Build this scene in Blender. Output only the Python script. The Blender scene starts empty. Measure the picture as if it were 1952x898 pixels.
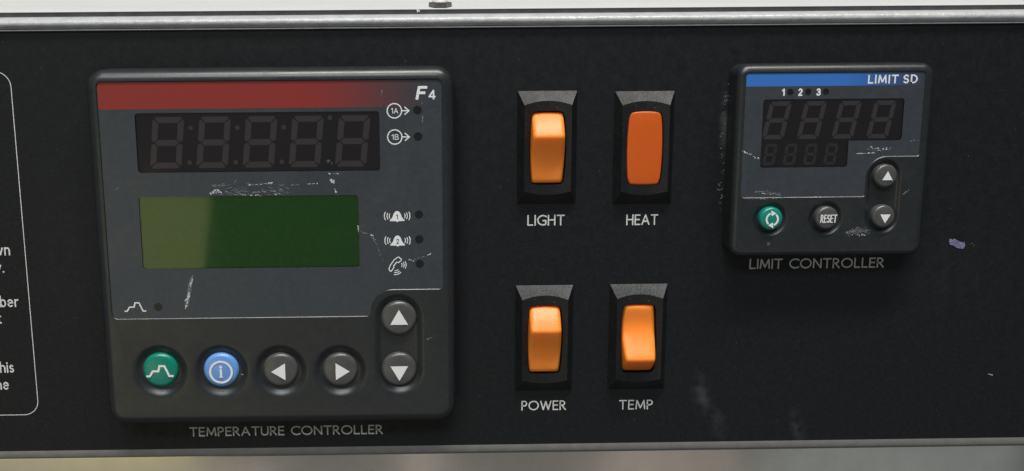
import bpy, bmesh, math, random
from math import sin, cos, pi, radians
from mathutils import Vector, Matrix
from mathutils.geometry import delaunay_2d_cdt

# ------------------------------------------------------------------ camera, world, lights
# Everything is measured in millimetres on the control panel: u to the right, v up,
# h out of the panel towards the viewer.  Blender: X = u, Z = v, Y = -h, in metres.
S = 0.001
sc = bpy.context.scene
C = sc.collection

def rot(a, b, c):
    return Matrix.Rotation(a, 3, 'X') @ Matrix.Rotation(b, 3, 'Y') @ Matrix.Rotation(c, 3, 'Z')
B3 = Matrix(((1, 0, 0), (0, 0, -1), (0, 1, 0)))
cam_d = bpy.data.cameras.new('camera')
cam = bpy.data.objects.new('camera', cam_d); C.objects.link(cam)
cam_d.sensor_width = 36.0
cam_d.lens = 36.0 * 2000.0 / 1952.0
cam_d.shift_x = (976.0 - 836.7) / 1952.0
cam_d.clip_start = 0.01; cam_d.clip_end = 50.0
m = (B3 @ rot(-0.192686, -0.0142046, -0.0109432)).to_4x4()
m.translation = Vector((0.0, -0.290, 0.0))
cam.matrix_world = m
sc.camera = cam

w = bpy.data.worlds.new('World'); sc.world = w; w.use_nodes = True
bg = w.node_tree.nodes['Background']
bg.inputs[0].default_value = (0.86, 0.93, 1.0, 1); bg.inputs[1].default_value = 0.11

def area(name, pos, target, sx, sy, power, col, spread=180):
    l = bpy.data.lights.new(name, 'AREA'); l.shape = 'RECTANGLE'
    l.size = sx; l.size_y = sy; l.energy = power; l.color = col; l.spread = radians(spread)
    o = bpy.data.objects.new(name, l); C.objects.link(o)
    o.location = pos
    o.rotation_euler = (Vector(target) - Vector(pos)).to_track_quat('-Z', 'Y').to_euler()
    return o
# the ceiling tube above and in front of the panel, plus an added, unseen fill light farther into the room
area('ceiling_lamp', (0.15, -0.62, 1.62), (0.02, 0, -0.06), 1.3, 0.11, 36.0, (1.0, 0.965, 0.90))
area('far_fill_light', (-0.5, -1.9, 1.7), (0, 0, 0), 1.6, 0.5, 30.0, (0.92, 0.97, 1.0))
# added lights, unseen, placed to make the reflections in displays and satin metal
l1 = area('lcd_reflection_light', (-0.878, -1.5, -0.42), (-0.878, 0, -0.42), 0.98, 0.44, 1.3, (1.0, 0.90, 0.42))
l1.rotation_euler.rotate_axis('Z', radians(-8))
area('warm_reflection_light', (-0.73, -1.5, -0.88), (-0.73, 0, -0.88), 0.90, 0.44, 0.70, (1.0, 0.89, 0.73))
area('slit_reflection_light', (-0.005, -1.5, -0.85), (-0.005, 0, -0.85), 0.055, 0.5, 0.055, (1.0, 0.88, 0.66))
area('low_reflection_light', (0.44, -1.5, -0.85), (0.44, 0, -0.85), 0.24, 0.5, 0.20, (1.0, 0.87, 0.70))
area('cool_reflection_light', (0.84, -1.5, -0.85), (0.84, 0, -0.85), 0.5, 0.5, 0.32, (0.92, 1.0, 0.93))

area('floor_glow_fill', (0.03, -1.52, -0.85), (0.03, 0, -0.85), 0.66, 0.5, 0.25, (1.0, 0.93, 0.82))  # added broad glow, lifts the darker reflections in the steel strip
sc.view_settings.view_transform = 'Standard'
sc.view_settings.look = 'None'
sc.view_settings.gamma = 1.0
sc.view_settings.exposure = 0.12
sc.render.engine = 'CYCLES'
sc.render.resolution_x = 1024; sc.render.resolution_y = 471

# ------------------------------------------------------------------ materials
def mat(name, col, rough=0.5, metal=0.0, spec=0.5, bump=None, var=None, sss=None, coat=None, speck=None):
    """bump=(scale,strength,dist mm)  var=(scale,lo,hi)  speck=(scale,threshold,colour)"""
    M = bpy.data.materials.new(name); M.use_nodes = True
    nt = M.node_tree; N = nt.nodes; L = nt.links
    b = N['Principled BSDF']
    b.inputs['Base Color'].default_value = (*col, 1)
    b.inputs['Roughness'].default_value = rough
    b.inputs['Metallic'].default_value = metal
    b.inputs['Specular IOR Level'].default_value = spec
    tc = N.new('ShaderNodeTexCoord')
    cs = None
    if var:
        n = N.new('ShaderNodeTexNoise'); n.inputs['Scale'].default_value = var[0]; n.inputs['Detail'].default_value = 5
        L.new(tc.outputs['Object'], n.inputs['Vector'])
        r = N.new('ShaderNodeMapRange'); r.inputs[1].default_value = .3; r.inputs[2].default_value = .7
        r.inputs[3].default_value = var[1]; r.inputs[4].default_value = var[2]
        L.new(n.outputs['Fac'], r.inputs[0])
        mx = N.new('ShaderNodeMix'); mx.data_type = 'RGBA'; mx.blend_type = 'MULTIPLY'
        mx.inputs[0].default_value = 1; mx.inputs[6].default_value = (*col, 1)
        L.new(r.outputs[0], mx.inputs[7]); cs = mx.outputs[2]
        n2 = N.new('ShaderNodeTexNoise'); n2.inputs['Scale'].default_value = var[0] * .37; n2.inputs['Detail'].default_value = 6
        L.new(tc.outputs['Object'], n2.inputs['Vector'])
        r2 = N.new('ShaderNodeMapRange'); r2.inputs[1].default_value = .3; r2.inputs[2].default_value = .7
        r2.inputs[3].default_value = max(0.02, rough * .85); r2.inputs[4].default_value = min(1, rough * 1.15)
        L.new(n2.outputs['Fac'], r2.inputs[0]); L.new(r2.outputs[0], b.inputs['Roughness'])
    if speck:
        n = N.new('ShaderNodeTexNoise'); n.inputs['Scale'].default_value = speck[0]; n.inputs['Detail'].default_value = 1
        L.new(tc.outputs['Object'], n.inputs['Vector'])
        r = N.new('ShaderNodeMapRange'); r.inputs[1].default_value = speck[1]; r.inputs[2].default_value = speck[1] + .06
        L.new(n.outputs['Fac'], r.inputs[0])
        mx = N.new('ShaderNodeMix'); mx.data_type = 'RGBA'
        L.new(r.outputs[0], mx.inputs[0])
        if cs: L.new(cs, mx.inputs[6])
        else: mx.inputs[6].default_value = (*col, 1)
        mx.inputs[7].default_value = (*speck[2], 1); cs = mx.outputs[2]
    if cs: L.new(cs, b.inputs['Base Color'])
    if bump:
        n = N.new('ShaderNodeTexNoise'); n.inputs['Scale'].default_value = bump[0]; n.inputs['Detail'].default_value = 3
        L.new(tc.outputs['Object'], n.inputs['Vector'])
        bp = N.new('ShaderNodeBump'); bp.inputs['Strength'].default_value = bump[1]; bp.inputs['Distance'].default_value = bump[2] * S
        L.new(n.outputs['Fac'], bp.inputs['Height']); L.new(bp.outputs[0], b.inputs['Normal'])
    if sss:
        b.inputs['Subsurface Weight'].default_value = sss[0]
        b.inputs['Subsurface Radius'].default_value = sss[1]
        b.inputs['Subsurface Scale'].default_value = sss[2] * S
    if coat:
        b.inputs['Coat Weight'].default_value = coat[0]; b.inputs['Coat Roughness'].default_value = coat[1]
    M['col_out'] = 0
    return M

def pane_mat(name, tint, rough=0.03, ior=1.55):
    M = bpy.data.materials.new(name); M.use_nodes = True
    nt = M.node_tree; N = nt.nodes; L = nt.links
    N.remove(N['Principled BSDF'])
    t = N.new('ShaderNodeBsdfTransparent'); t.inputs[0].default_value = (*tint, 1)
    g = N.new('ShaderNodeBsdfGlossy'); g.inputs['Roughness'].default_value = rough; g.inputs[0].default_value = (1, 1, 1, 1)
    f = N.new('ShaderNodeFresnel'); f.inputs[0].default_value = ior
    mx = N.new('ShaderNodeMixShader')
    L.new(f.outputs[0], mx.inputs[0]); L.new(t.outputs[0], mx.inputs[1]); L.new(g.outputs[0], mx.inputs[2])
    L.new(mx.outputs[0], N['Material Output'].inputs[0])
    return M

def band_mat(name, c0, c1, u0, u1, rough=.35):
    """flat print that fades from c0 to c1 between object-space x = u0 and u1 (mm)"""
    M = mat(name, c0, rough, spec=.4)
    nt = M.node_tree; N = nt.nodes; L = nt.links; b = N['Principled BSDF']
    tc = N.new('ShaderNodeTexCoord'); sp = N.new('ShaderNodeSeparateXYZ'); L.new(tc.outputs['Object'], sp.inputs[0])
    r = N.new('ShaderNodeMapRange'); r.interpolation_type = 'SMOOTHSTEP'
    r.inputs[1].default_value = u0 * S; r.inputs[2].default_value = u1 * S
    L.new(sp.outputs[0], r.inputs[0])
    mx = N.new('ShaderNodeMix'); mx.data_type = 'RGBA'; L.new(r.outputs[0], mx.inputs[0])
    mx.inputs[6].default_value = (*c0, 1); mx.inputs[7].default_value = (*c1, 1)
    L.new(mx.outputs[2], b.inputs['Base Color'])
    return M

OVER = (0.036, 0.042, 0.050)
M_panel = mat('black_panel_paint', (0.0060, 0.0071, 0.0086), .50, spec=.28, bump=(1900, .35, .05), var=(900, .72, 1.3), speck=(2300, .72, (.05, .05, .052)))
M_rail = mat('grey_rail_paint', (0.40, 0.405, 0.415), .33, spec=.5, bump=(430, .6, .5), var=(300, .9, 1.08))
M_lip = mat('grey_lip_paint', (0.15, 0.146, 0.138), .5, bump=(700, .3, .1), var=(200, .85, 1.1))
M_white = mat('white_cabinet_paint', (0.50, 0.50, 0.498), .4, var=(60, .97, 1.02))
M_gap = mat('dark_gap_grey', (0.075, 0.075, 0.078), .7, var=(300, .8, 1.2))
M_steel = mat('satin_stainless_steel', (0.37, 0.355, 0.345), .14, metal=1.0, bump=(900, .05, .01), var=(150, .95, 1.04))
M_bezel = mat('dark_grey_plastic', (0.0145, 0.0170, 0.0182), .36, spec=.58, bump=(2600, .30, .03), var=(700, .85, 1.15))
M_over = mat('blue_grey_overlay_film', OVER, .34, spec=.45, bump=(3000, .12, .015), var=(700, .9, 1.1))
def smudge(M, node, lo, hi, scale=55):
    nt = M.node_tree; N = nt.nodes; L = nt.links
    t = N.new('ShaderNodeTexCoord'); n = N.new('ShaderNodeTexNoise'); n.inputs['Scale'].default_value = scale; n.inputs['Detail'].default_value = 8
    n.inputs['Roughness'].default_value = .65; n.inputs['Distortion'].default_value = 1.2
    L.new(t.outputs['Object'], n.inputs['Vector'])
    r = N.new('ShaderNodeMapRange'); r.inputs[1].default_value = .35; r.inputs[2].default_value = .68; r.inputs[3].default_value = lo; r.inputs[4].default_value = hi
    L.new(n.outputs['Fac'], r.inputs[0]); L.new(r.outputs[0], N[node].inputs['Roughness'])
smudge(M_over, 'Principled BSDF', .27, .48); smudge(M_bezel, 'Principled BSDF', .29, .42)
M_red = band_mat('red_print_fading', (0.215, 0.027, 0.023), OVER, -34, 4)
M_blue = band_mat('blue_print_fading', (0.035, 0.145, 0.46), OVER, 110, 138)
M_well = mat('black_display_well', (0.075, 0.068, 0.075), .5)
M_seg = mat('unlit_smoky_segment', (0.27, 0.252, 0.265), .5)
M_seg2 = mat('unlit_dim_segment', (0.29, 0.27, 0.285), .5)
M_seg3 = mat('unlit_faint_segment', (0.20, 0.185, 0.195), .5)
M_lcd = mat('dark_green_liquid_crystal', (0.018, 0.225, 0.005), .45, var=(900, .88, 1.12))
M_pane = pane_mat('clear_display_window', (.92, .90, .90))
M_panes = pane_mat('smoked_display_window', (.80, .77, .79), .05)
smudge(M_pane, 'Glossy BSDF', .03, .065, 70); smudge(M_panes, 'Glossy BSDF', .03, .10, 70)
M_print = mat('light_grey_print', (0.70, 0.71, 0.72), .5)
M_label = mat('grey_silkscreen_print', (0.60, 0.595, 0.58), .6, var=(1500, .8, 1.1))
M_label2 = mat('pale_silkscreen_print', (0.62, 0.61, 0.60), .6, var=(1500, .85, 1.1))
M_darkp = mat('dark_print', (0.03, 0.034, 0.038), .5)
M_ind = mat('dark_indicator_lens', (0.006, 0.006, 0.008), .35)
M_btn = mat('grey_button_plastic', (0.062, 0.062, 0.061), .27, bump=(2500, .2, .03), var=(600, .9, 1.1))
M_gbtn = mat('green_button_plastic', (0.003, 0.185, 0.125), .26, bump=(2500, .15, .02), sss=(.25, (.2, 1, .6), .6))
M_bbtn = mat('blue_button_plastic', (0.125, 0.285, 0.62), .26, bump=(2500, .15, .02), sss=(.25, (.3, .6, 1), .6))
M_tbtn = mat('teal_button_plastic', (0.006, 0.20, 0.155), .28, bump=(2500, .15, .02), sss=(.25, (.2, 1, .7), .6))
M_sw = mat('black_switch_plastic', (0.0085, 0.009, 0.0100), .46, spec=.33, bump=(1700, .9, .14), var=(600, .8, 1.2), speck=(1500, .73, (.07, .07, .072)))
M_or = mat('orange_rocker_nylon', (0.95, 0.27, 0.036), .36, spec=.36, bump=(1500, .08, .02), sss=(.8, (1.0, .32, .06), 2.4))
M_lens = mat('red_orange_lamp_lens', (0.57, 0.098, 0.011), .34, spec=.4, bump=(1500, .08, .02), sss=(.3, (1.0, .2, .03), .8))
M_scuff = mat('scraped_plastic', (0.50, 0.51, 0.51), .3, bump=(3000, .8, .1))
M_scuffd = mat('faint_scrape', (0.13, 0.135, 0.14), .45)
M_tan = mat('yellowed_scrape', (0.20, 0.155, 0.09), .45)
M_smear = mat('dull_smear', (0.062, 0.068, 0.074), .5)
M_chip = mat('blue_grey_paint_flake', (0.16, 0.16, 0.27), .5, bump=(1500, .8, .2), var=(1800, .6, 1.3))
M_dust = mat('pale_dust', (0.11, 0.11, 0.11), .8)
M_dust2 = mat('grey_dust', (0.16, 0.16, 0.16), .8)
M_nut = mat('zinc_plated_steel', (0.20, 0.195, 0.185), .42, metal=1, bump=(900, .5, .2))

# dusty smears on the panel paint, each with a shape of its own
def add_smears(M, blobs):
    nt = M.node_tree; N = nt.nodes; L = nt.links; b = N['Principled BSDF']
    src = b.inputs['Base Color'].links[0].from_socket
    tc = N.new('ShaderNodeTexCoord')
    n = N.new('ShaderNodeTexNoise'); n.inputs['Scale'].default_value = 260; n.inputs['Detail'].default_value = 7
    L.new(tc.outputs['Object'], n.inputs['Vector'])
    nr = N.new('ShaderNodeMapRange'); nr.inputs[1].default_value = .35; nr.inputs[2].default_value = .72
    L.new(n.outputs['Fac'], nr.inputs[0])
    for (u, v, ru, rv, ang, amt) in blobs:
        mp = N.new('ShaderNodeMapping'); mp.vector_type = 'TEXTURE'
        mp.inputs['Location'].default_value = (u * S, 0, v * S)
        mp.inputs['Rotation'].default_value = (0, radians(ang), 0)
        mp.inputs['Scale'].default_value = (ru * S, 1, rv * S)
        L.new(tc.outputs['Object'], mp.inputs[0])
        g = N.new('ShaderNodeTexGradient'); g.gradient_type = 'QUADRATIC_SPHERE'
        L.new(mp.outputs[0], g.inputs[0])
        mu = N.new('ShaderNodeMath'); mu.operation = 'MULTIPLY'; L.new(g.outputs[1], mu.inputs[0]); L.new(nr.outputs[0], mu.inputs[1])
        m2 = N.new('ShaderNodeMath'); m2.operation = 'MULTIPLY'; L.new(mu.outputs[0], m2.inputs[0]); m2.inputs[1].default_value = amt
        m2.use_clamp = True
        mx = N.new('ShaderNodeMix'); mx.data_type = 'RGBA'; L.new(m2.outputs[0], mx.inputs[0]); L.new(src, mx.inputs[6])
        mx.inputs[7].default_value = (.10, .10, .105, 1); src = mx.outputs[2]
    L.new(src, b.inputs['Base Color'])
add_smears(M_panel, [(80.5, -104.5, 4.5, 9, -12, .8), (85, -113, 4, 8, -25, .5), (109, -115, 3, 8, -18, .7),
                     (83.5, -25, 2.2, 14, 0, 1.0), (150, -70, 30, 26, 0, .05), (-100, -60, 14, 50, 0, .05)])

# ------------------------------------------------------------------ mesh helpers
def P(u, v, h=0.0): return (u * S, -h * S, v * S)

def mesh_obj(name, verts, faces, material, parent=None, smooth=None, loc=None):
    """verts in (u,v,h) mm"""
    me = bpy.data.meshes.new(name)
    me.from_pydata([P(*q) for q in verts], [], faces)
    bm = bmesh.new(); bm.from_mesh(me)
    bmesh.ops.remove_doubles(bm, verts=bm.verts, dist=1e-7)
    bm.to_mesh(me); bm.free()
    if smooth is not None:
        for p in me.polygons: p.use_smooth = True
        me.set_sharp_from_angle(angle=radians(smooth))
    me.materials.append(material)
    o = bpy.data.objects.new(name, me); C.objects.link(o)
    if parent: o.parent = parent
    if loc: o.location = P(*loc)
    return o

def thing(name, label, cat, loc=(0, 0, 0), group=None):
    o = bpy.data.objects.new(name, None); C.objects.link(o); o.empty_display_size = .01
    o.location = P(*loc); o['label'] = label; o['category'] = cat
    if group: o['group'] = group
    return o

def rpoly(pts, n=10):
    """polygon with rounded corners; pts (u,v,r)"""
    out = []; k = len(pts)
    for i in range(k):
        p = Vector(pts[i][:2]); r = pts[i][2]
        a = Vector(pts[i - 1][:2]) - p; b = Vector(pts[(i + 1) % k][:2]) - p
        a.normalize(); b.normalize()
        ang = a.angle(b)
        if r <= 0: out.append((p.x, p.y)); continue
        d = r / math.tan(ang / 2)
        c = p + (a + b).normalized() * (r / sin(ang / 2))
        s = p + a * d - c; e = p + b * d - c
        a0 = math.atan2(s.y, s.x); a1 = math.atan2(e.y, e.x)
        da = (a1 - a0 + pi) % (2 * pi) - pi
        m_ = n
        for j in range(m_ + 1):
            t = a0 + da * j / m_
            out.append((c.x + r * cos(t), c.y + r * sin(t)))
    return out

def rrect(u0, v0, u1, v1, r, n=7):
    return rpoly([(u0, v1, r), (u1, v1, r), (u1, v0, r), (u0, v0, r)], n)

def circ(cu, cv, r, n=48): return [(cu + r * cos(2 * pi * i / n), cv + r * sin(2 * pi * i / n)) for i in range(n)]

def capsule(cu, v0, v1, r, n=24):
    o = [(cu + r * cos(pi * i / n), v1 + r * sin(pi * i / n)) for i in range(n + 1)]
    o += [(cu + r * cos(pi + pi * i / n), v0 + r * sin(pi + pi * i / n)) for i in range(n + 1)]
    return o

class MB:
    def __init__(s): s.v = []; s.f = []
    def loop(s, pts, h):
        i = len(s.v); s.v += [(p[0], p[1], h if not callable(h) else h(*p)) for p in pts]
        return list(range(i, i + len(pts)))
    def bridge(s, a, b, flip=False):
        n = len(a)
        for i in range(n):
            q = (a[i], a[(i + 1) % n], b[(i + 1) % n], b[i])
            s.f.append(q[::-1] if flip else q)
    def fill(s, loops):
        """planar fill of the first loop minus the other loops (index lists)"""
        flat = [i for l in loops for i in l]; co = [Vector(s.v[i][:2]) for i in flat]
        ed = []; k = 0
        for l in loops:
            ed += [(k + i, k + (i + 1) % len(l)) for i in range(len(l))]; k += len(l)
        vo, _, fo, ov_, _, _ = delaunay_2d_cdt(co, ed, [], 0, 1e-5)
        idx = []
        for q, src in zip(vo, ov_):
            if src: idx.append(flat[src[0]])
            else: s.v.append((q.x, q.y, s.v[flat[0]][2])); idx.append(len(s.v) - 1)
        for t in fo:
            cx = sum(vo[i].x for i in t) / len(t); cy = sum(vo[i].y for i in t) / len(t); ins = False
            for a, c in ed:
                A, Bq = co[a], co[c]
                if (A.y > cy) != (Bq.y > cy) and cx < (Bq.x - A.x) * (cy - A.y) / (Bq.y - A.y) + A.x: ins = not ins
            if ins: s.f.append(tuple(idx[i] for i in t))
    def obj(s, name, material, parent=None, smooth=35, loc=None):
        o = mesh_obj(name, s.v, s.f, material, parent, None, loc)
        bm = bmesh.new(); bm.from_mesh(o.data); bmesh.ops.recalc_face_normals(bm, faces=bm.faces); bm.to_mesh(o.data); bm.free()
        for p in o.data.polygons: p.use_smooth = True
        o.data.set_sharp_from_angle(angle=radians(smooth))
        return o

def flat(name, pts, h, material, parent, holes=(), thick=0.0):
    """flat printed shape; with thick > 0 it becomes a thin plate"""
    b = MB(); ls = [b.loop(pts, h)] + [b.loop(q, h) for q in holes]
    b.fill(ls)
    if thick:
        for l in ls:
            lo = b.loop([b.v[i][:2] for i in l], h - thick); b.bridge(l, lo)
        return b.obj(name, material, parent)
    # make faces look outwards (towards -Y)
    o = mesh_obj(name, b.v, b.f, material, parent)
    fix_front(o); return o

def fix_front(o):
    bm = bmesh.new(); bm.from_mesh(o.data); bm.normal_update()
    for f in bm.faces:
        if f.normal.y > 0: f.normal_flip()
    bm.to_mesh(o.data); bm.free()

def inset(pts, d):
    """inward offset of a clockwise or counter-clockwise outline"""
    n = len(pts); ar = sum(pts[i][0] * pts[(i + 1) % n][1] - pts[(i + 1) % n][0] * pts[i][1] for i in range(n))
    sg = 1 if ar > 0 else -1; out = []
    for i in range(n):
        p0 = Vector(pts[i - 1]); p = Vector(pts[i]); p1 = Vector(pts[(i + 1) % n])
        a = (p - p0).normalized(); b = (p1 - p).normalized()
        na = Vector((-a.y, a.x)) * sg; nb = Vector((-b.y, b.x)) * sg
        k = na + nb; k = k / max(.2, k.dot(na)) if k.length > 1e-6 else na
        out.append((p.x + k.x * d, p.y + k.y * d))
    return out

# ---- strokes: lettering and line icons as flat printed ribbons
def stroke(b, pts, wd, h, closed=False, cap=.5, slant=0):
    pts = [Vector(p) for p in pts]; n = len(pts); hw = wd / 2
    if not closed:      # a very sharp turn is drawn as two ribbons, one lying over the other
        for i in range(1, n - 1):
            if (pts[i] - pts[i - 1]).normalized().dot((pts[i + 1] - pts[i]).normalized()) < -.25:
                stroke(b, pts[:i + 1], wd, h, False, min(cap, .3)); stroke(b, pts[i:], wd, h + .0013, False, min(cap, .3)); return
    if not closed and cap:
        e0 = (pts[0] - pts[1]).normalized() * wd * cap; e1 = (pts[-1] - pts[-2]).normalized() * wd * cap
        pts[0] = pts[0] + e0; pts[-1] = pts[-1] + e1
    L_, R_ = [], []
    for i in range(n):
        if closed: a = (pts[i] - pts[i - 1]).normalized(); c = (pts[(i + 1) % n] - pts[i]).normalized()
        else:
            a = (pts[i] - pts[i - 1]).normalized() if i else (pts[1] - pts[0]).normalized()
            c = (pts[i + 1] - pts[i]).normalized() if i < n - 1 else a
        na = Vector((-a.y, a.x)); nc = Vector((-c.y, c.x)); k = na + nc
        k = k / max(.55, k.dot(na)) if k.length > 1e-6 else na
        L_.append(pts[i] + k * hw); R_.append(pts[i] - k * hw)
    i0 = len(b.v)
    for p in L_ + R_: b.v.append((p.x, p.y, h))
    for i in range(n if closed else n - 1):
        j = (i + 1) % n
        b.f.append((i0 + i, i0 + j, i0 + n + j, i0 + n + i))

def arc(cx, cy, rx, ry, a0, a1, n=14):
    return [(cx + rx * cos(radians(a0 + (a1 - a0) * i / n)), cy + ry * sin(radians(a0 + (a1 - a0) * i / n))) for i in range(n + 1)]

GL = {
 'A': (.74, [[(0, 0), (.37, 1), (.74, 0)], [(.14, .33), (.60, .33)]]),
 'B': (.52, [[(0, 0), (0, 1), (.27, 1)] + arc(.27, .76, .22, .24, 80, -80, 8) + [(.02, .52)], [(.27, .52)] + arc(.29, .26, .25, .26, 80, -80, 8) + [(.0, 0)]]),
 'C': (.74, [arc(.5, .5, .5, .5, 52, 308, 20)]),
 'D': (.64, [[(0, 0), (0, 1), (.2, 1)] + arc(.2, .5, .44, .5, 85, -85, 12) + [(.0, 0)]]),
 'E': (.46, [[(.46, 1), (0, 1), (0, 0), (.46, 0)], [(0, .52), (.42, .52)]]),
 'F': (.46, [[(.46, 1), (0, 1), (0, 0)], [(0, .5), (.40, .5)]]),
 'G': (.78, [arc(.5, .5, .5, .5, 52, 300, 18) + [(.78, .08), (.78, .46), (.52, .46)]]),
 'H': (.62, [[(0, 0), (0, 1)], [(.62, 0), (.62, 1)], [(0, .53), (.62, .53)]]),
 'I': (.0, [[(0, 0), (0, 1)]]),
 'L': (.44, [[(0, 1), (0, 0), (.44, 0)]]),
 'M': (.84, [[(0, 0), (.08, 1), (.42, .12), (.76, 1), (.84, 0)]]),
 'N': (.68, [[(0, 0), (0, 1), (.68, 0), (.68, 1)]]),
 'O': (.96, [('c', arc(.48, .5, .48, .5, 0, 345, 23))]),
 'P': (.48, [[(0, 0), (0, 1), (.2, 1)] + arc(.2, .73, .28, .27, 80, -80, 10) + [(.02, .46)]]),
 'R': (.54, [[(0, 0), (0, 1), (.2, 1)] + arc(.2, .74, .26, .26, 80, -80, 10) + [(.02, .48)], [(.20, .46), (.54, 0)]]),
 'S': (.5, [arc(.25, .745, .23, .255, 35, 250, 10) + arc(.24, .265, .25, .265, 70, -145, 10)]),
 'T': (.64, [[(0, 1), (.64, 1)], [(.32, 0), (.32, .98)]]),
 'U': (.62, [[(0, 1)] + arc(.31, .32, .31, .32, 180, 360, 12) + [(.62, 1)]]),
 'W': (1.06, [[(0, 1), (.27, 0), (.53, .95), (.79, 0), (1.06, 1)]]),
 '1': (.26, [[(0, .80), (.26, 1), (.26, 0)]]),
 '2': (.5, [arc(.25, .72, .24, .28, 165, -25, 9) + [(.0, 0), (.5, 0)]]),
 '3': (.5, [arc(.24, .75, .22, .25, 150, -80, 9), arc(.24, .265, .26, .265, 85, -155, 10)]),
 '4': (.54, [[(.40, 0), (.40, 1), (0, .27), (.54, .27)]]),
 'w': (.80, [[(0, .70), (.20, 0), (.40, .66), (.60, 0), (.80, .70)]]),
 'n': (.44, [[(0, 0), (0, .70)], [(0, .45)] + arc(.22, .46, .22, .24, 170, 0, 9) + [(.44, 0)]]),
 'y': (.52, [[(0, .70), (.26, .02)], [(.52, .70), (.22, -.10), (.12, -.24), (.0, -.26)]]),
 '.': (.0, [[(0, .0), (0, .03)]]),
 'b': (.48, [[(0, 0), (0, 1.08)], ('c', arc(.25, .35, .24, .35, 0, 345, 20))]),
 'e': (.48, [[(.02, .38), (.48, .38)] + arc(.25, .35, .23, .35, 8, 310, 18)]),
 'r': (.26, [[(0, 0), (0, .70)], [(0, .42)] + arc(.24, .42, .24, .27, 170, 80, 6)]),
 't': (.30, [[(.12, .92)] + [(.12, .15)] + arc(.26, .14, .14, .14, 190, 290, 5), [(0, .68), (.30, .68)]]),
 'h': (.44, [[(0, 0), (0, 1.08)], [(0, .45)] + arc(.22, .46, .22, .24, 170, 0, 9) + [(.44, 0)]]),
 'i': (.0, [[(0, 0), (0, .70)], [(0, .94), (0, .98)]]),
 's': (.34, [arc(.17, .53, .15, .17, 40, 250, 8) + arc(.17, .18, .16, .18, 70, -145, 8)]),
}
def text(name, s, u0, u1, v, cap, wt, h, material, parent, slant=0.0, gap=.26, spc=.42, anchor=None):
    """lettering between u0 and u1 on baseline v; wt = stroke / cap height.  anchor='r': natural width ending at u1"""
    b = MB(); x = 0; k = 0; items = []
    for ch in s:
        if ch == ' ': x += spc; continue
        wd, st = GL[ch]
        for q in st:
            cl = isinstance(q, tuple); pts = q[1] if cl else q
            items.append(([(x + p[0], p[1]) for p in pts], cl))
        x += wd + gap
    tot = x - gap
    c2 = cap * (1 - wt); wdt = wt * cap
    if anchor == 'r': fx = c2; u0 = u1 - wdt - tot * fx
    else: fx = (u1 - u0 - wdt) / tot if tot > 0 else c2
    for pts, cl in items:
        pp = []
        for (px, py) in pts:
            y = wdt / 2 + py * c2
            pp.append((u0 + wdt / 2 + px * fx + slant * y, v + y))
        stroke(b, pp, wdt, h + .004 * (k % 4), cl); k += 1
    o = mesh_obj(name, b.v, b.f, material, parent); fix_front(o); return o

def strokes(name, lst, wd, h, material, parent, loc=None):
    b = MB()
    for k, q in enumerate(lst):
        cl = isinstance(q, tuple); stroke(b, q[1] if cl else q, wd, h + .004 * (k % 4), cl)
    o = mesh_obj(name, b.v, b.f, material, parent, loc=loc); fix_front(o); return o

def scuff(name, path, wd, n, h, material, parent, seed=0, ln=.5, solid=0):
    """a scrape: raised slivers and crumbs of torn material strewn along a path"""
    rnd = random.Random(seed); b = MB()
    segs = [(Vector(path[i]), Vector(path[i + 1])) for i in range(len(path) - 1)]
    tl = sum((q - p).length for p, q in segs)
    for k in range(n):
        t = rnd.random() * tl
        for p, q in segs:
            l = (q - p).length
            if t <= l or (p, q) == segs[-1]: break
            t -= l
        d = (q - p).normalized(); nn = Vector((-d.y, d.x))
        c = p + d * min(t, l) + nn * rnd.gauss(0, wd * .33)
        a = rnd.gauss(0, .35); dd = d * cos(a) + nn * sin(a); n2 = Vector((-dd.y, dd.x))
        la = ln * rnd.uniform(.25, 1.0); lb = rnd.uniform(.04, .22) * (1 + wd * .12)
        hh = h + .02 + .05 * rnd.random() + k * .0006
        i0 = len(b.v); m_ = 6
        for j in range(m_):
            th = 2 * pi * j / m_; r = rnd.uniform(.55, 1.1)
            pt = c + dd * la * cos(th) * r + n2 * lb * sin(th) * r
            b.v.append((pt.x, pt.y, hh - .015))
        b.v.append((c.x, c.y, hh + .05))
        for j in range(m_): b.f.append((i0 + j, i0 + (j + 1) % m_, i0 + m_))
    o = mesh_obj(name, b.v, b.f, material, parent); fix_front(o); return o

# ------------------------------------------------------------------ cabinet around the panel
def sweep(name, prof, u0, u1, material, parent=None, smooth=40, n=1):
    """profile of (h,v) points carried along u"""
    vs = []; fs = []; k = len(prof)
    for i in range(n + 1):
        u = u0 + (u1 - u0) * i / n
        vs += [(u, v, h) for h, v in prof]
    for i in range(n):
        for j in range(k - 1):
            a = i * k + j; fs.append((a, a + 1, a + k + 1, a + k))
    o = mesh_obj(name, vs, fs, material, parent)
    bm = bmesh.new(); bm.from_mesh(o.data); bm.normal_update()
    for p in o.data.polygons: p.use_smooth = True
    bm.free(); o.data.set_sharp_from_angle(angle=radians(smooth))
    return o

UL, UR = -170, 230
panel = thing('control_panel', 'black painted metal control panel carrying the controllers and orange switches', 'control panel', (0, 0, 0))
b = MB(); o_ = [(UL, 1.6), (UR, 1.6), (UR, -119.6), (UL, -119.6)]
l0 = b.loop(o_, 0); b.fill([l0]); l1_ = b.loop(o_, -2.0); b.bridge(l0, l1_)
b.obj('faceplate', M_panel, panel)

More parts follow.
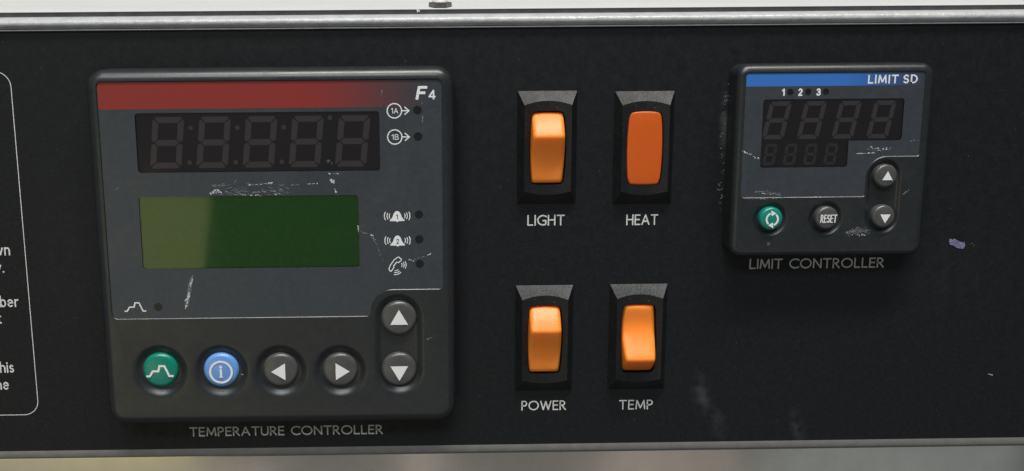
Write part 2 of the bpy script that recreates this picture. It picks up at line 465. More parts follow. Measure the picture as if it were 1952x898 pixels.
rail = thing('frame_rail', 'rounded grey painted metal rail along the top edge of the black panel', 'rail', (0, 0, 0))
pr = [(-2.5, .75), (.55, .75), (.75, .9), (.6, 1.1)]
for i in range(13):
    t = radians(-58 + i * 148 / 12)
    pr.append((-1.9 + 3.6 * cos(t), 2.71 + 1.79 * sin(t)))
pr += [(-4.5, 4.5), (-8, 4.4)]
sweep('rail_moulding', pr, UL, UR, M_rail, rail, n=1)
sweep('gap_strip', [(-8.0, 4.2), (-4.6, 4.3), (-4.5, 5.66), (-7.0, 5.68)], UL, UR, M_gap, rail)  # dark grey strip closing the gap above the rail
scuff('paint_chip', [(-1.3, 5.2), (-.6, 5.5)], .5, 9, -3.6, M_print, rail, seed=3, ln=.35)

top = sweep('cabinet_top', [(-6.4, 5.5), (-4.4, 5.72), (-4.1, 5.85), (-4.3, 6.02), (-18, 8.0), (-30, 10.6), (-60, 30)], UL, UR, M_white, None, smooth=60)
top['kind'] = 'structure'

nut = thing('hex_nut', 'small zinc hex nut with a bright domed top on the white cabinet top', 'nut', (5.2, 7.0, -7.6))
b = MB()
hexa = lambda r, a=30: [(r * cos(radians(a + 60 * i)), r * sin(radians(a + 60 * i))) for i in range(6)]
ql = []
for r, z in ((3.2, -.8), (3.2, .62), (3.0, .8)): ql.append(([(x, y, z) for x, y in hexa(r, 0)]))
vs = [p for l in ql for p in l]; fs = []
for a in range(2):
    for i in range(6): fs.append((a * 6 + i, a * 6 + (i + 1) % 6, a * 6 + 6 + (i + 1) % 6, a * 6 + 6 + i))
fs.append(tuple(range(12, 18)))
def upz(vv): return [(x, z, -y) for x, y, z in vv]      # stand the axis up along v
mesh_obj('hex_body', upz(vs), fs, M_nut, nut)
vs = []; fs = []; nn = 20
prof = [(2.4, .7), (2.3, 1.0), (1.9, 1.45), (1.0, 1.75), (.95, 3.4)]
for r, z in prof: vs += [(r * cos(2 * pi * i / nn), r * sin(2 * pi * i / nn), z) for i in range(nn)]
for a in range(len(prof) - 1):
    for i in range(nn): fs.append((a * nn + i, a * nn + (i + 1) % nn, a * nn + nn + (i + 1) % nn, a * nn + nn + i))
fs.append(tuple(range((len(prof) - 1) * nn, len(prof) * nn)))
mesh_obj('domed_top', upz(vs), fs, M_white, nut, 40)

lip = thing('lower_trim', 'flat grey trim strip along the bottom edge of the black panel', 'trim', (0, 0, 0))
sweep('trim_strip', [(-2, -119.25), (.03, -119.25), (.06, -119.4), (.12, -120.0), (.12, -121.1), (.02, -121.35), (-.4, -121.4), (-1, -121.4)], UL, UR, M_lip, lip)
front = sweep('cabinet_front', [(-2, -121.1), (-.30, -121.1), (-.12, -121.5), (-.1, -121.9), (-.1, -190)], UL, UR, M_steel)
front['kind'] = 'structure'

# ---- silk-screened lettering, the ruled box at the left, dust and marks on the panel
HP = .03
text('lettering', 'LIGHT', 29.1, 39.6, -54.05, 3.05, .125, HP, M_label, panel)
text('lettering', 'HEAT', 57.0, 66.0, -54.2, 3.05, .125, HP, M_label, panel)
text('lettering', 'POWER', 27.8, 40.8, -108.8, 2.95, .125, HP, M_label, panel)
text('lettering', 'TEMP', 56.3, 66.2, -108.95, 2.95, .125, HP, M_label, panel)
text('lettering', 'TEMPERATURE CONTROLLER', -68.9, -12.7, -115.45, 2.85, .138, HP, M_label, panel, spc=.5)
text('lettering', 'LIMIT CONTROLLER', 92.5, 131.0, -67.3, 2.95, .138, HP, M_label, panel, spc=.5)
for s_, ur, v in (('wn', -116.2, -60.9), ('y.', -118.3, -65.9), ('ber', -115.1, -75.9), ('t', -120.3, -80.7), ('his', -118.0, -95.3), ('he', -119.9, -100.4)):
    text('lettering', s_, 0, ur, v, 3.15, .13, HP, M_label2, panel, anchor='r', gap=.27)
strokes('ruled_border', [rpoly([(-165, -9.9, 0), (-112.0, -9.9, 4.2), (-112.0, -108.1, 4.2), (-165, -108.1, 0)], 10)], .21, HP, M_label2, panel)
flake = [(149.3, -59.0), (150.2, -59.5), (151.0, -59.35), (152.2, -60.0), (153.5, -60.3), (153.9, -61.2), (153.3, -62.1), (152.2, -61.9), (151.2, -61.6), (150.3, -61.0), (149.5, -60.9), (149.1, -60.0)]
flat('paint_flake', flake, .16, M_chip, panel, thick=.15)
scuff('paint_flake', [(149.6, -59.6), (151.3, -60.4), (153.4, -61.0)], 1.4, 26, .14, M_chip, panel, 5, ln=.6)
scuff('paint_flake', [(155, -60.9), (157, -61.1)], .6, 5, 0, M_scuffd, panel, 6, ln=.2)
scuff('scratch', [(164.1, -99.5), (165.4, -99.9)], .08, 8, 0, M_scuff, panel, 7, ln=.35)
scuff('sealant_crumbs', [(84.0, -15), (83.3, -23), (83.2, -33), (83.4, -44), (83.6, -50)], 1.0, 46, 0, M_scuffd, panel, 8, ln=.32)
rnd = random.Random(11); b = MB()
for k in range(650):
    u, v = rnd.uniform(-126, 180), rnd.uniform(-119, 0); r = .035 + .09 * rnd.random() ** 4
    i0 = len(b.v); e = rnd.uniform(.5, 1.5); a0 = rnd.random() * 6
    for j in range(4): b.v.append((u + r * e * cos(a0 + j * pi / 2), v + r / e * sin(a0 + j * pi / 2), .02 + k * 1e-5))
    b.f.append((i0, i0 + 1, i0 + 2, i0 + 3))
d = mesh_obj('dust', b.v, b.f, M_dust, panel); fix_front(d); d['kind'] = 'stuff'

# ------------------------------------------------------------------ controllers
def edge_profile(R, H, n=9):
    """(inset, height) pairs of a rounded front edge"""
    out = [(0, 0), (0, H - R)]
    for i in range(1, n + 1):
        t = pi / 2 * i / n
        out.append((R * (1 - cos(t)), H - R + R * sin(t)))
    return out

def dish(b, outline_fn, H, steps):
    """a bowl pressed into the face; outline_fn(inset) -> points; returns its rim loop"""
    rim = b.loop(outline_fn(0), H); prev = rim
    for ins, dep in steps:
        l = b.loop(outline_fn(ins), H - dep); b.bridge(prev, l); prev = l
    b.fill([prev]); return rim

def bezel(parent, box, rc, R, H, over, pocket, dishes, steps):
    u0, v0, u1, v1 = box; b = MB(); prev = None
    # rounded rectangle rebuilt at every inset so that the corners stay clean
    for ins, h in edge_profile(R, H):
        l = b.loop(rrect(u0 + ins, v0 + ins, u1 - ins, v1 - ins, max(rc - ins, .8), 8), h)
        if prev: b.bridge(prev, l)
        prev = l
    hole = b.loop(inset(over, -.17), H); mid = b.loop(over, H - .16); bot = b.loop(over, H - pocket); b.bridge(hole, mid); b.bridge(mid, bot)
    rims = [dish(b, fn, H, steps) for fn in dishes]
    b.fill([prev, hole] + rims)
    return b.obj('bezel', M_bezel, parent, smooth=38)

def overlay(parent, outline, H, windows, depth, material):
    b = MB(); l = b.loop(outline, H); ws = [b.loop(wi, H) for wi in windows]
    b.fill([l] + ws)
    for x, wi in zip(ws, windows):
        lo = b.loop(wi, H - depth); b.bridge(x, lo)
    o = b.obj('overlay', material, parent, smooth=30); return o

def button(parent, cu, cv, r, h0, h1, material, dome=.30, edge=1.15):
    b = MB(); prev = None; n = 40
    pr = [(r, h0)]
    for i in range(7):
        t = pi / 2 * i / 6; pr.append((r - edge + edge * cos(t), h1 - dome - edge + edge * sin(t)))
    for f in (.75, .5, .25): pr.append(((r - edge) * f, h1 - dome * f * f))
    for rr, h in pr:
        l = b.loop(circ(cu, cv, rr, n), h)
        if prev: b.bridge(prev, l)
        prev = l
    b.v.append((cu, cv, h1)); c = len(b.v) - 1
    for i in range(n): b.f.append((prev[i], prev[(i + 1) % n], c))
    return b.obj('button', material, parent, smooth=50)

SEGM = {}
def digit(parent, cu, cv, wd, ht, sl, t, h, material, dots=()):
    """seven separate segments; alike segments share their mesh"""
    key = (wd, ht, sl, t, material.name)
    if key not in SEGM:
        g = t * .09; x0, x1 = -wd / 2, wd / 2; y0, y1 = -ht / 2, ht / 2
        sk = lambda pts: [(x + sl * y / ht, y) for x, y in pts]
        T = [(x0 + g + t * .45, y1), (x1 - g - t * .45, y1), (x1 - g - t * .25, y1 - t * .25), (x1 - t - g, y1 - t), (x0 + t + g, y1 - t), (x0 + g + t * .25, y1 - t * .25)]
        Bt = [(x, -y) for x, y in T]
        M_ = [(x0 + t * .5 + g * 1.4, 0), (x0 + t + g, t / 2), (x1 - t - g, t / 2), (x1 - t * .5 - g * 1.4, 0), (x1 - t - g, -t / 2), (x0 + t + g, -t / 2)]
        UR_ = [(x1 - t * .15, y1 - t * .35 - g), (x1, y1 - t * .55 - g), (x1, t * .35 + g), (x1 - t * .45, g * 1.2), (x1 - t, t * .5 + g), (x1 - t, y1 - t - g)]
        UL_ = [(-x, y) for x, y in UR_]; LR_ = [(x, -y) for x, y in UR_]; LL_ = [(-x, -y) for x, y in UR_]
        ms = []
        for q in (T, Bt, M_, UR_, UL_, LR_, LL_):
            b_ = MB(); l = b_.loop(sk(q), .06); lo = b_.loop(sk(q), 0); b_.fill([l]); b_.bridge(l, lo)
            o = b_.obj('segment', material, None); ms.append(o.data); bpy.data.objects.remove(o)
        SEGM[key] = ms
    for me in SEGM[key]:
        o = bpy.data.objects.new('segment', me); C.objects.link(o); o.parent = parent; o.location = P(cu, cv, h)

def plate(name, pts, h, material, parent): return flat(name, pts, h, material, parent)

# ---------------- temperature controller
tc_ = thing('temperature_controller', 'large dark grey temperature controller with red band, green screen and six round buttons', 'controller', (-40.5, -108.6, 0))
H = 9.0
over_pts = rpoly([(-86.2, -12.6, 1.0), (5.2, -12.6, 1.6), (5.2, -69.8, 1.3), (-14.9, -69.8, 6.2), (-14.9, -77.3, 1.3), (-86.2, -77.3, 1.6)])
steps = [(.12, .015), (.4, .08), (.8, .24), (1.2, .46), (1.6, .72), (2.0, .96), (2.3, 1.08), (6.0, 1.15)]
BT = [(-73.9, -92.3), (-57.0, -92.5), (-40.5, -92.7), (-23.85, -92.85)]
UP, DN = (-7.25, -78.1), (-7.4, -92.95)
dl = [(lambda ins, c=c: circ(c[0], c[1] - .25, 7.8 - ins)) for c in BT]
dl.append(lambda ins: capsule(-7.35, -93.2, -78.0, 7.15 - ins))
steps_b = [s if s[0] < 5 else (2.55, 1.13) for s in steps]
bezel(tc_, (-89.5, -108.6, 8.5, -9.35), 5.0, 2.95, H, over_pts, .45, dl, steps_b)
HO = H - .35
led_w = rrect(-76.7, -36.9, -11.6, -20.9, .9)
lcd_w = rrect(-77.0, -63.5, -17.7, -43.4, .9)
ov = overlay(tc_, over_pts, HO, [led_w, lcd_w], .75, M_over)
flat('red_band', rpoly([(-86.05, -12.75, .9), (5.0, -12.75, 1.3), (5.0, -19.85, .2), (-86.05, -19.85, .2)]), HO + .02, M_red, ov)
# LED display
led = plate('led_display', rrect(-77.2, -37.4, -11.1, -20.4, .9), HO - .70, M_well, tc_)
for k in range(5):
    digit(led, -68.6 + 12.42 * k, -28.9, 8.4, 13.8, 1.5, 1.6, HO - .68, M_seg)
for k in range(4):
    u = -62.4 + 12.42 * k
    flat('decimal_dot', circ(u + .3, -25.0 if k < 3 else -22.6, .62, 16), HO - .66, M_seg2, led, thick=.04)
    flat('decimal_dot', circ(u - .5, -34.3, .62, 16), HO - .66, M_seg2, led, thick=.04)
plate('window_pane', rrect(-76.75, -36.95, -11.55, -20.85, .9), HO - .3, M_panes, led)
# LCD
lcd = plate('lcd_screen', rrect(-77.5, -64, -17.2, -42.9, .9), HO - .70, M_lcd, tc_)
plate('window_pane', rrect(-77.05, -63.55, -17.65, -43.35, .9), HO - .35, M_pane, lcd)
# printing on the overlay
HI = HO + .035
for v, s_ in ((-20.85, '1A'), (-27.85, '1B')):
    strokes('printed_icon', [('c', circ(-7.55, v, 1.92, 40)), [(-5.35, v), (-3.85, v)], [(-4.75, v + .95), (-3.65, v), (-4.75, v - .95)]], .30, HI, M_print, ov)
    text('lettering', s_, -8.45, -6.55, v - .75, 1.5, .12, HI + .02, M_print, ov, gap=.30)
def bell(v, ch):
    c = -7.25; pts = [(c - 2.0, v - 1.25), (c - 2.0, v - .95)]
    pts += [(c - 1.55, v - .60), (c - 1.2, v), (c - .95, v + .75), (c - .55, v + 1.35), (c, v + 1.55), (c + .55, v + 1.35), (c + .95, v + .75), (c + 1.2, v), (c + 1.55, v - .60)]
    pts += [(c + 2.0, v - .95), (c + 2.0, v - 1.25), (c + .35, v - 1.27), (c + .2, v - 1.5), (c - .2, v - 1.5), (c - .35, v - 1.27)]
    flat('printed_icon', pts, HI, M_print, ov)
    text('lettering', ch, 0, c + (.42 if ch == '2' else .2), v - .8, 1.4, .14, HI + .03, M_darkp, ov, anchor='r')
    ws = []
    for sg in (-1, 1):
        for k, (du, r) in enumerate(((2.05, .62), (2.6, .9), (3.25, 1.2))):
            ws.append([(c + sg * (du + .28 * r * (cos(a) - .6) * 1.6), v + .15 + r * sin(a)) for a in [radians(-60 + 12 * i) for i in range(11)]])
    strokes('printed_icon', ws, .24, HI, M_print, ov)
bell(-49.5, '1'); bell(-56.3, '2')
ph = [(-9.75, -64.1), (-9.3, -63.0), (-8.3, -61.6), (-7.4, -60.9), (-6.95, -60.8), (-6.25, -61.4), (-6.35, -61.75), (-7.1, -62.35), (-7.55, -62.2), (-8.45, -63.2), (-8.35, -63.65), (-9.1, -64.75), (-9.4, -64.7)]
strokes('printed_icon', [('c', ph)], .26, HI, M_print, ov)
wv = []
for r in (.9, 1.45, 2.0):
    wv.append([(-7.35 + r * cos(radians(a)) + .35, -63.0 + r * sin(radians(a))) for a in range(-28, 29, 7)])
    wv.append([(-8.3 + .35 + r * cos(radians(a)), -63.7 + r * sin(radians(a))) for a in range(-100, -42, 7)])
strokes('printed_icon', wv, .22, HI, M_print, ov)
prof_icon = [(0, 0), (.55, 0), (1.25, 1.15), (2.5, 1.15), (2.8, 2.35), (3.9, 2.35), (4.9, 0), (5.6, 0)]
strokes('printed_icon', [[(-82.6 + x, -75.2 + y) for x, y in prof_icon]], .34, HI, M_print, ov)
text('lettering', 'F', -1.9, .65, -17.95, 3.6, .20, HI + .01, M_print, ov, slant=.20)
text('lettering', '4', 1.55, 3.55, -18.0, 2.65, .155, HI + .01, M_print, ov)
for u, v in ((-1.4, -20.7), (-1.3, -27.75), (-1.35, -49.0), (-1.3, -55.9), (-1.25, -62.75), (-73.5, -74.1)):
    flat('indicator_lens', circ(u, v, 1.15, 28), HI, M_ind, tc_)
# buttons
def tri(cu, cv, r, ang): return [(cu + r * cos(radians(ang + 120 * i)), cv + r * sin(radians(ang + 120 * i))) for i in range(3)]
h0, h1 = H - 1.6, H + .55
HB = h1 + .03
bb = button(tc_, *BT[0], 4.95, h0, h1, M_gbtn)
strokes('symbol', [[(BT[0][0] - 3.5 + x * 1.24, BT[0][1] - 1.45 + y * 1.24) for x, y in prof_icon]], .58, HB, M_print, bb)
bb = button(tc_, *BT[1], 4.95, h0, h1, M_bbtn)
cu, cv = BT[1][0] + .05, BT[1][1] - .3
strokes('symbol', [('c', circ(cu, cv, 3.0, 44)), [(cu - .02, cv + .55), (cu - .02, cv - 1.3)]], .62, HB, M_print, bb)
strokes('symbol', [[(cu - .45, cv - 1.5), (cu + .45, cv - 1.5)], [(cu - .42, cv + .72), (cu - .1, cv + .72)]], .24, HB + .02, M_print, bb)
flat('symbol', circ(cu - .03, cv + 1.45, .42, 20), HB, M_print, bb)
for c, ang in ((BT[2], 180), (BT[3], 0), (UP, 90), (DN, -90)):
    bb = button(tc_, *c, 4.95, h0, h1, M_btn)
    t = tri(c[0] + .1, c[1] - .25, 2.85, ang); 
    sxy = (.92, 1) if ang in (0, 180) else (1, .92)
    flat('symbol', [(c[0] + .1 + (x - c[0] - .1) * sxy[0], y) for x, y in t], HB, M_print, bb)
# wear
for i, (pa, wd, n, mt, ln) in enumerate([
    ([(-57.5, -42.2), (-48, -42.4), (-36, -42.0)], 1.5, 60, M_smear, 1.2), ([(-57, -40.7), (-41, -40.2)], .8, 26, M_smear, 1.0), ([(-63.4, -65.2), (-65.8, -74.0)], .7, 20, M_smear, 1.2),
    ([(-64.6, -70.0), (-65.9, -74.3)], .22, 16, M_scuff, 1.3),
    ([(-57.8, -42.8), (-55.2, -41.9), (-54.6, -42.7)], 1.0, 26, M_scuff, .42),
    ([(-57.5, -40.5), (-52.6, -40.6), (-50.7, -39.6), (-50.3, -38.4)], .35, 16, M_scuffd, .5),
    ([(-47.3, -40.5), (-43.9, -40.3), (-41.0, -39.8)], .35, 15, M_scuff, .6),
    ([(-55, -42.3), (-48, -42.6), (-40, -42.3), (-35.3, -41.7)], .7, 30, M_scuffd, .6),
    ([(-51, -43.1), (-47, -43.2), (-42, -43.2), (-38.5, -43.0)], .2, 16, M_scuff, .4),
    ([(-39, -40.6), (-34.5, -40.6), (-31.0, -40.2)], .2, 12, M_scuffd, .5),
    ([(-31.3, -40.4), (-28.6, -40.2)], .25, 5, M_scuff, .25),
    ([(-25.1, -39.2), (-24.0, -40.2)], .8, 22, M_scuff, .40),
    ([(-25.4, -37.7), (-22.2, -37.6)], .25, 10, M_scuff, .28),
    ([(-24.2, -41.6), (-23.2, -43.4)], .25, 8, M_scuff, .5),
    ([(-17.85, -51.4), (-17.85, -54.0)], .15, 10, M_scuff, .35),
    ([(-17.5, -53.4), (-14.8, -54.6), (-12.9, -57.0), (-12.3, -59.2), (-11.3, -62.0)], .3, 26, M_scuffd, .45),
    ([(-14.6, -54.0), (-13.0, -56.6)], .2, 7, M_scuff, .35),
    ([(-63.5, -65.6), (-64.6, -69.2), (-65.9, -74.0)], .10, 16, M_scuff, 1.2),
    ([(-63.8, -67.0), (-65.2, -72.0)], .6, 14, M_scuffd, .7),
    ([(-4.2, -61.6), (-2.8, -61.9)], .4, 8, M_scuff, .3), ([(-3, -61.5), (.2, -60.8)], .1, 8, M_scuffd, .5), ([(1.0, -60.4), (1.9, -59.9)], .25, 7, M_scuff, .3),
    ([(-11.3, -19.4), (-10.8, -15.5)], .06, 7, M_scuffd, .7), ([(-.1, -18.5), (0, -28)], .06, 9, M_scuffd, .6),
    ([(-81.6, -40.2), (-83.2, -41.6)], .2, 5, M_scuffd, .4),
    ([(-26, -34.0), (-24.2, -35.0)], .7, 7, M_scuffd, .35),
    ]):
    scuff('scratch', pa, wd, n, HO, mt, ov, 20 + i, ln)
flat('scratch', [(-63.3, -65.0), (-63.75, -67.4), (-64.35, -69.6), (-64.6, -71.4), (-65.3, -74.2), (-66.1, -74.4), (-65.9, -72.6), (-65.3, -70.4), (-64.9, -68.0), (-64.2, -66.0)], HO + .02, M_scuffd, ov)
scuff('scratch', [(.2, -84.3), (2.9, -83.2)], .3, 6, H, M_scuffd, tc_, 60, .35)
scuff('scratch', [(-51.6, -93.6), (-50.9, -93.8)], .1, 5, H + .1, M_scuff, tc_, 61, .25)
for k, c in enumerate(BT[:2]):
    scuff('grime', [(c[0] - 1.6, c[1] - 6.4), (c[0] + 1.6, c[1] - 6.4)], .6, 16, H - .7, M_scuffd, tc_, 62 + k, .18)

# ---------------- limit controller
lc_ = thing('limit_controller', 'small dark grey limit controller with blue band and four round buttons', 'controller', (111, -62, 0))
H2 = 8.0
over2 = rpoly([(86.6, -11.8, .8), (134.9, -11.8, .8), (134.9, -34.4, .7), (120.7, -34.4, 5.4), (120.7, -45.4, .6), (86.6, -45.4, .8)])
SB = [(95.0, -51.2), (110.3, -51.15)]; SUP, SDN = (125.7, -39.7), (125.9, -50.9)
dl = [(lambda ins, c=c: circ(c[0], c[1] - .2, 4.9 - ins)) for c in SB]
dl.append(lambda ins: capsule(125.8, -51.1, -39.9, 4.85 - ins))
bezel(lc_, (84.3, -62.2, 137.6, -9.5), 3.2, 2.0, H2, over2, .3, dl, [(.1, .02), (.35, .15), (.65, .4), (.95, .65), (1.25, .8), (1.5, .85)])
HO2 = H2 - .25
win2 = rpoly([(91.6, -18.8, .7), (129.8, -18.8, .7), (129.8, -30.15, .7), (115.4, -30.15, .3), (115.4, -37.3, .7), (91.6, -37.3, .7)])
ov2 = overlay(lc_, over2, HO2, [win2], .65, M_over)
flat('blue_band', rpoly([(86.75, -11.95, .7), (134.0, -11.95, .3), (134.0, -15.35, .2), (86.75, -15.35, .2)]), HO2 + .02, M_blue, ov2)
led2 = plate('led_display', rrect(91.0, -37.8, 130.4, -18.2, .7), HO2 - .6, M_well, lc_)
for k in range(4):
    digit(led2, 95.7 + 9.47 * k, -24.5, 5.9, 10.2, 1.9, 1.2, HO2 - .58, M_seg2)
    digit(led2, 94.3 + 5.55 * k, -33.75, 3.3, 5.8, .7, .8, HO2 - .58, M_seg3)
plate('window_pane', [(x, y) for x, y in win2], HO2 - .22, M_panes, led2)
HI2 = HO2 + .035
text('lettering', 'LIMIT SD', 119.5, 132.9, -14.85, 2.35, .17, HI2 + .01, M_print, ov2, gap=.36, spc=.36)
for u, ch in ((96.0, '1'), (100.8, '2'), (105.7, '3')):
    text('lettering', ch, 0, u + 1.25, -17.95, 2.0, .2, HI2, M_print, ov2, anchor='r')
for u in (98.75, 103.55, 108.35): flat('indicator_lens', circ(u, -16.85, .85, 24), HI2, M_ind, lc_)
g0, g1 = H2 - 1.1, H2 + 1.5; HB2 = g1 + .03
bb = button(lc_, *SB[0], 3.2, g0, g1, M_tbtn, .25, .85)
cu, cv = SB[0][0] + .1, SB[0][1] - .05
for sg in (1, -1):
    a0 = 95 if sg > 0 else -85
    strokes('symbol', [[(cu + 1.55 * cos(radians(a)), cv + 1.65 * sin(radians(a))) for a in range(a0 + 22, a0 + 132, 8)]], .52, HB2, M_print, bb)
    flat('symbol', [(cu - sg * .4, cv + sg * 2.5), (cu + sg * 1.1, cv + sg * 1.6), (cu - sg * .25, cv + sg * .85)], HB2 + .02, M_print, bb)
bb = button(lc_, *SB[1], 3.2, g0, g1, M_btn, .25, .85)
text('symbol', 'RESET', SB[1][0] - 2.0, SB[1][0] + 2.5, SB[1][1] - 1.2, 2.25, .125, HB2, M_print, bb, gap=.34, slant=.05)
for c, ang in ((SUP, 90), (SDN, -90)):
    bb = button(lc_, *c, 3.2, g0, g1, M_btn, .25, .85)
    flat('symbol', tri(c[0] + .25, c[1] - .15 + (0 if ang < 0 else -.1), 1.65, ang), HB2, M_print, bb)
for i, (pa, wd, n, mt, ln, h, pp) in enumerate([
    ([(120.5, -32.6), (127.5, -32.5)], 1.0, 24, M_smear, .9, HO2, ov2), ([(90.5, -44), (97.5, -44.5)], .9, 24, M_smear, .8, HO2, ov2), ([(116.3, -55.3), (122.8, -55.4)], 1.3, 40, M_smear, .8, H2, lc_),
    ([(86.1, -32.5), (88.4, -33.4), (91.3, -34.9)], .4, 22, M_scuff, .35, HO2, ov2),
    ([(121.6, -32.2), (124.5, -32.8), (127.3, -32.3)], .7, 20, M_scuff, .32, HO2, ov2),
    ([(117.7, -33.7), (122.8, -33.5)], .15, 12, M_scuff, .6, HO2, ov2),
    ([(90.6, -43.8), (93.9, -44.0), (97.6, -44.9)], .7, 26, M_scuffd, .5, HO2, ov2),
    ([(92.5, -44.3), (96.5, -44.7)], .3, 8, M_scuff, .3, HO2, ov2),
    ([(88, -45.9), (99, -45.6)], .15, 16, M_scuffd, .7, H2, lc_),
    ([(116.3, -55.6), (119.4, -54.6), (122.8, -55.6)], 1.0, 46, M_scuffd, .5, H2, lc_),
    ([(118, -56.0), (121.8, -56.2)], .4, 12, M_scuff, .3, H2, lc_),
    ([(133.0, -40.0), (134.6, -41.4), (136.0, -43.0)], .5, 24, M_tan, .5, H2 - .2, lc_),
    ([(133.6, -40.9), (135.6, -42.3)], .2, 8, M_scuff, .4, H2 - .15, lc_),
    ([(131.2, -45.0), (132.8, -43.8)], .15, 7, M_scuffd, .4, H2, lc_),
    ([(94.7, -58.0), (95.4, -59.0)], .4, 9, M_scuffd, .3, H2, lc_),
    ([(126, -31.2), (137, -29.8)], .1, 5, M_scuffd, .4, HO2, ov2),
    ]):
    scuff('scratch', pa, wd, n, h, mt, pp, 80 + i, ln)

def dust(parent, box, h, n, seed):
    rnd = random.Random(seed); b = MB()
    for k in range(n):
        u, v = rnd.uniform(box[0], box[2]), rnd.uniform(box[1], box[3]); r = .03 + .07 * rnd.random() ** 4
        i0 = len(b.v); e = rnd.uniform(.4, 1.6); a0 = rnd.random() * 6
        for j in range(4): b.v.append((u + r * e * cos(a0 + j * pi / 2), v + r / e * sin(a0 + j * pi / 2), h + k * 1e-5))
        b.f.append((i0, i0 + 1, i0 + 2, i0 + 3))
    o = mesh_obj('dust', b.v, b.f, M_dust2, parent); fix_front(o); o['kind'] = 'stuff'
dust(tc_, (-85, -76, 4, -13), H - .28, 170, 5); dust(tc_, (-85, -105, 5, -80), H + .03, 60, 6); dust(lc_, (87, -45, 134, -12), H2 - .18, 70, 7); dust(lc_, (87, -60, 134, -46), H2 + .03, 40, 8)
# move the controllers' parts (written in panel coordinates) into their own frames
def recentre(t):
    for ch in [o for o in bpy.data.objects if o.parent == t]:
        ch.location = Vector(ch.location) - Vector(t.location)
recentre(tc_); recentre(lc_)

# ------------------------------------------------------------------ rocker switches
def side_loop(hw, hh_c, hh_m, bulge, n=12, corner=0.0):
    """closed loop, four sides of n points: half width hw (+bulge mid-side), half height hh_c at corners, hh_m mid"""
    pts = []
    for i in range(n):      # top, left to right
        t = -1 + 2 * i / n; pts.append((hw * t, hh_m + (hh_c - hh_m) * t * t))
    for i in range(n):      # right, downwards
        t = -1 + 2 * i / n; pts.append((hw + bulge * (1 - t * t), -hh_c * t))
    for i in range(n):
        t = 1 - 2 * i / n; pts.append((hw * t, -(hh_m + (hh_c - hh_m) * t * t)))
    for i in range(n):
        t = 1 - 2 * i / n; pts.append((-hw - bulge * (1 - t * t), -hh_c * t))
    return pts

def soften(pts, n=12, r=.45):
    """round the four corners of a side_loop a little"""
    out = list(pts); N_ = len(pts)
    for c in range(0, N_, n):
        p = Vector(pts[c]); a = Vector(pts[c - 1]); b_ = Vector(pts[(c + 1) % N_])
        q = p + ((a - p).normalized() + (b_ - p).normalized()) * r * .5
        out[c] = (q.x, q.y)
    return out

def face_h(x, y): return 2.05 + .95 * (x / 6.5) ** 2
def switch_bezel(parent):
    b = MB()
    l0 = b.loop(side_loop(8.2, 15.6, 15.6, 0), 0); l1 = b.loop(side_loop(8.2, 15.6, 15.6, 0), .35); b.bridge(l0, l1)
    l1b = b.loop(side_loop(8.12, 15.5, 15.5, 0), .45); b.bridge(l1, l1b)
    A = side_loop(6.5, 11.9, 13.0, 0); l2 = b.loop(A, face_h); b.bridge(l1b, l2)
    O = soften(side_loop(4.55, 10.0, 10.25, .55), r=.5); prev = l2
    for t in (.25, .5, .75, 1):
        q = [(a[0] + (o[0] - a[0]) * t, a[1] + (o[1] - a[1]) * t) for a, o in zip(A, O)]
        l = b.loop(q, face_h); b.bridge(prev, l); prev = l
    l = b.loop(O, -.6); b.bridge(prev, l)
    o = b.obj('bezel', M_sw, parent, smooth=24, loc=(0, 15.6, 0)); return o

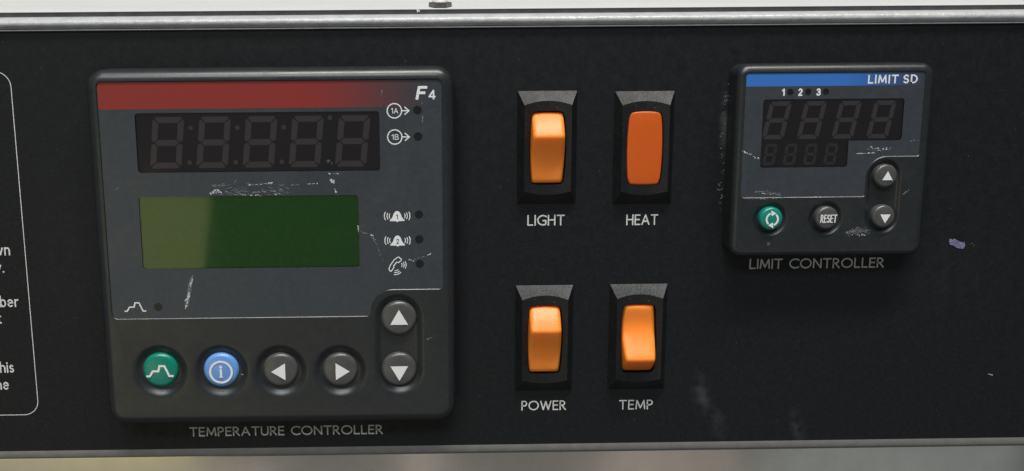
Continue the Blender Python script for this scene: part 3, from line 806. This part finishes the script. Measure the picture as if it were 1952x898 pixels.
def rocker(parent, up, yr=3.5, hr=6.3):
    """rocker tilted with its upper (up) or lower end standing out"""
    prof = [(9.85, -.5), (9.85, .9), (9.72, 1.3), (9.45, 1.7)]
    rr = 1.1; cy_, ch_ = yr, hr - rr
    a1 = math.atan2(ch_ - 1.7, 9.45 - yr)            # slope of the end face
    p1 = (cy_ + rr * sin(a1), ch_ + rr * cos(a1))
    for i in range(1, 9): t = i / 9; prof.append((9.45 + (p1[0] - 9.45) * t, 1.7 + (p1[1] - 1.7) * t + .25 * sin(pi * t)))
    for i in range(8):
        t = a1 + (radians(-16) - a1) * i / 7
        prof.append((cy_ + rr * sin(t), ch_ + rr * cos(t)))
    y0, q0 = prof[-1]
    for i in range(1, 15):
        t = i / 14; prof.append((y0 + (-9.25 - y0) * t, q0 + (1.95 - q0) * t - (1.0 if up else 2.3) * sin(pi * t) ** 1.2))
    prof += [(-9.55, 1.62), (-9.75, 1.3), (-9.85, .9), (-9.85, -.5)]
    cols = 11; vs = []; fs = []
    for (y, h) in prof:
        w_ = 4.33 + .53 * (1 - (y / 9.85) ** 2)
        e = min(1.15, max(.0, (h + .5)) * .5)
        wb = w_; w_ = w_ - .075 * max(0, h - 1)
        row = [(-wb, -.6)]
        for k in range(5):
            t = pi / 2 * k / 4; row.append((-w_ + e - e * cos(t), h - e + e * sin(t)))
        row += [(-w_ * .45, h + .03), (0, h + .04), (w_ * .45, h + .03)]
        for k in range(4, -1, -1):
            t = pi / 2 * k / 4; row.append((w_ - e + e * cos(t), h - e + e * sin(t)))
        row.append((wb, -.6)); cols = len(row)
        vs += [(x, y if up else -y, hh) for x, hh in row]
    for i in range(len(prof) - 1):
        for j in range(cols - 1):
            a = i * cols + j; fs.append((a, a + 1, a + cols + 1, a + cols))
    o = mesh_obj('rocker', vs, fs, M_or, parent, loc=(0, 15.6, 0))
    bm = bmesh.new(); bm.from_mesh(o.data); bmesh.ops.recalc_face_normals(bm, faces=bm.faces); bm.to_mesh(o.data); bm.free()
    for p in o.data.polygons: p.use_smooth = True
    o.data.set_sharp_from_angle(angle=radians(60))
    return o

def lens(parent):
    b = MB(); prev = None
    for ins, h in ((0, -.5), (0, 1.9), (.08, 2.12), (.25, 2.25), (.6, 2.32)):
        q = soften(side_loop(4.4 - ins, 9.95 - ins, 10.2 - ins, .55), r=.55)
        l = b.loop(q, h)
        if prev: b.bridge(prev, l)
        prev = l
    b.fill([prev]); return b.obj('lamp_lens', M_lens, parent, smooth=40, loc=(0, 15.6, 0))

SW = 'switches on the black panel'
proto = thing('rocker_switch', 'orange rocker switch above the word LIGHT, upper end standing out', 'switch', (34.3, -47.6, 0), SW)
bz = switch_bezel(proto); rk = rocker(proto, True)
def dup(src, loc, label, keep=True):
    r = src.copy(); C.objects.link(r); r.location = P(*loc); r['label'] = label
    for ch in [o for o in bpy.data.objects if o.parent == src]:
        if not keep and ch.name.startswith('rocker'): continue
        c = ch.copy(); C.objects.link(c); c.parent = r
    return r
dup(proto, (34.1, -102.45, 0), 'orange rocker switch above the word POWER, upper end standing out')
t = dup(proto, (61.0, -102.4, 0), 'orange rocker switch above the word TEMP, lower end standing out', keep=False)
rocker(t, False, 5.1, 6.3)
il = thing('indicator_light', 'flat dark orange indicator light in black bezel above the word HEAT', 'indicator light', (61.15, -47.9, 0))
c = bz.copy(); C.objects.link(c); c.parent = il
lens(il)
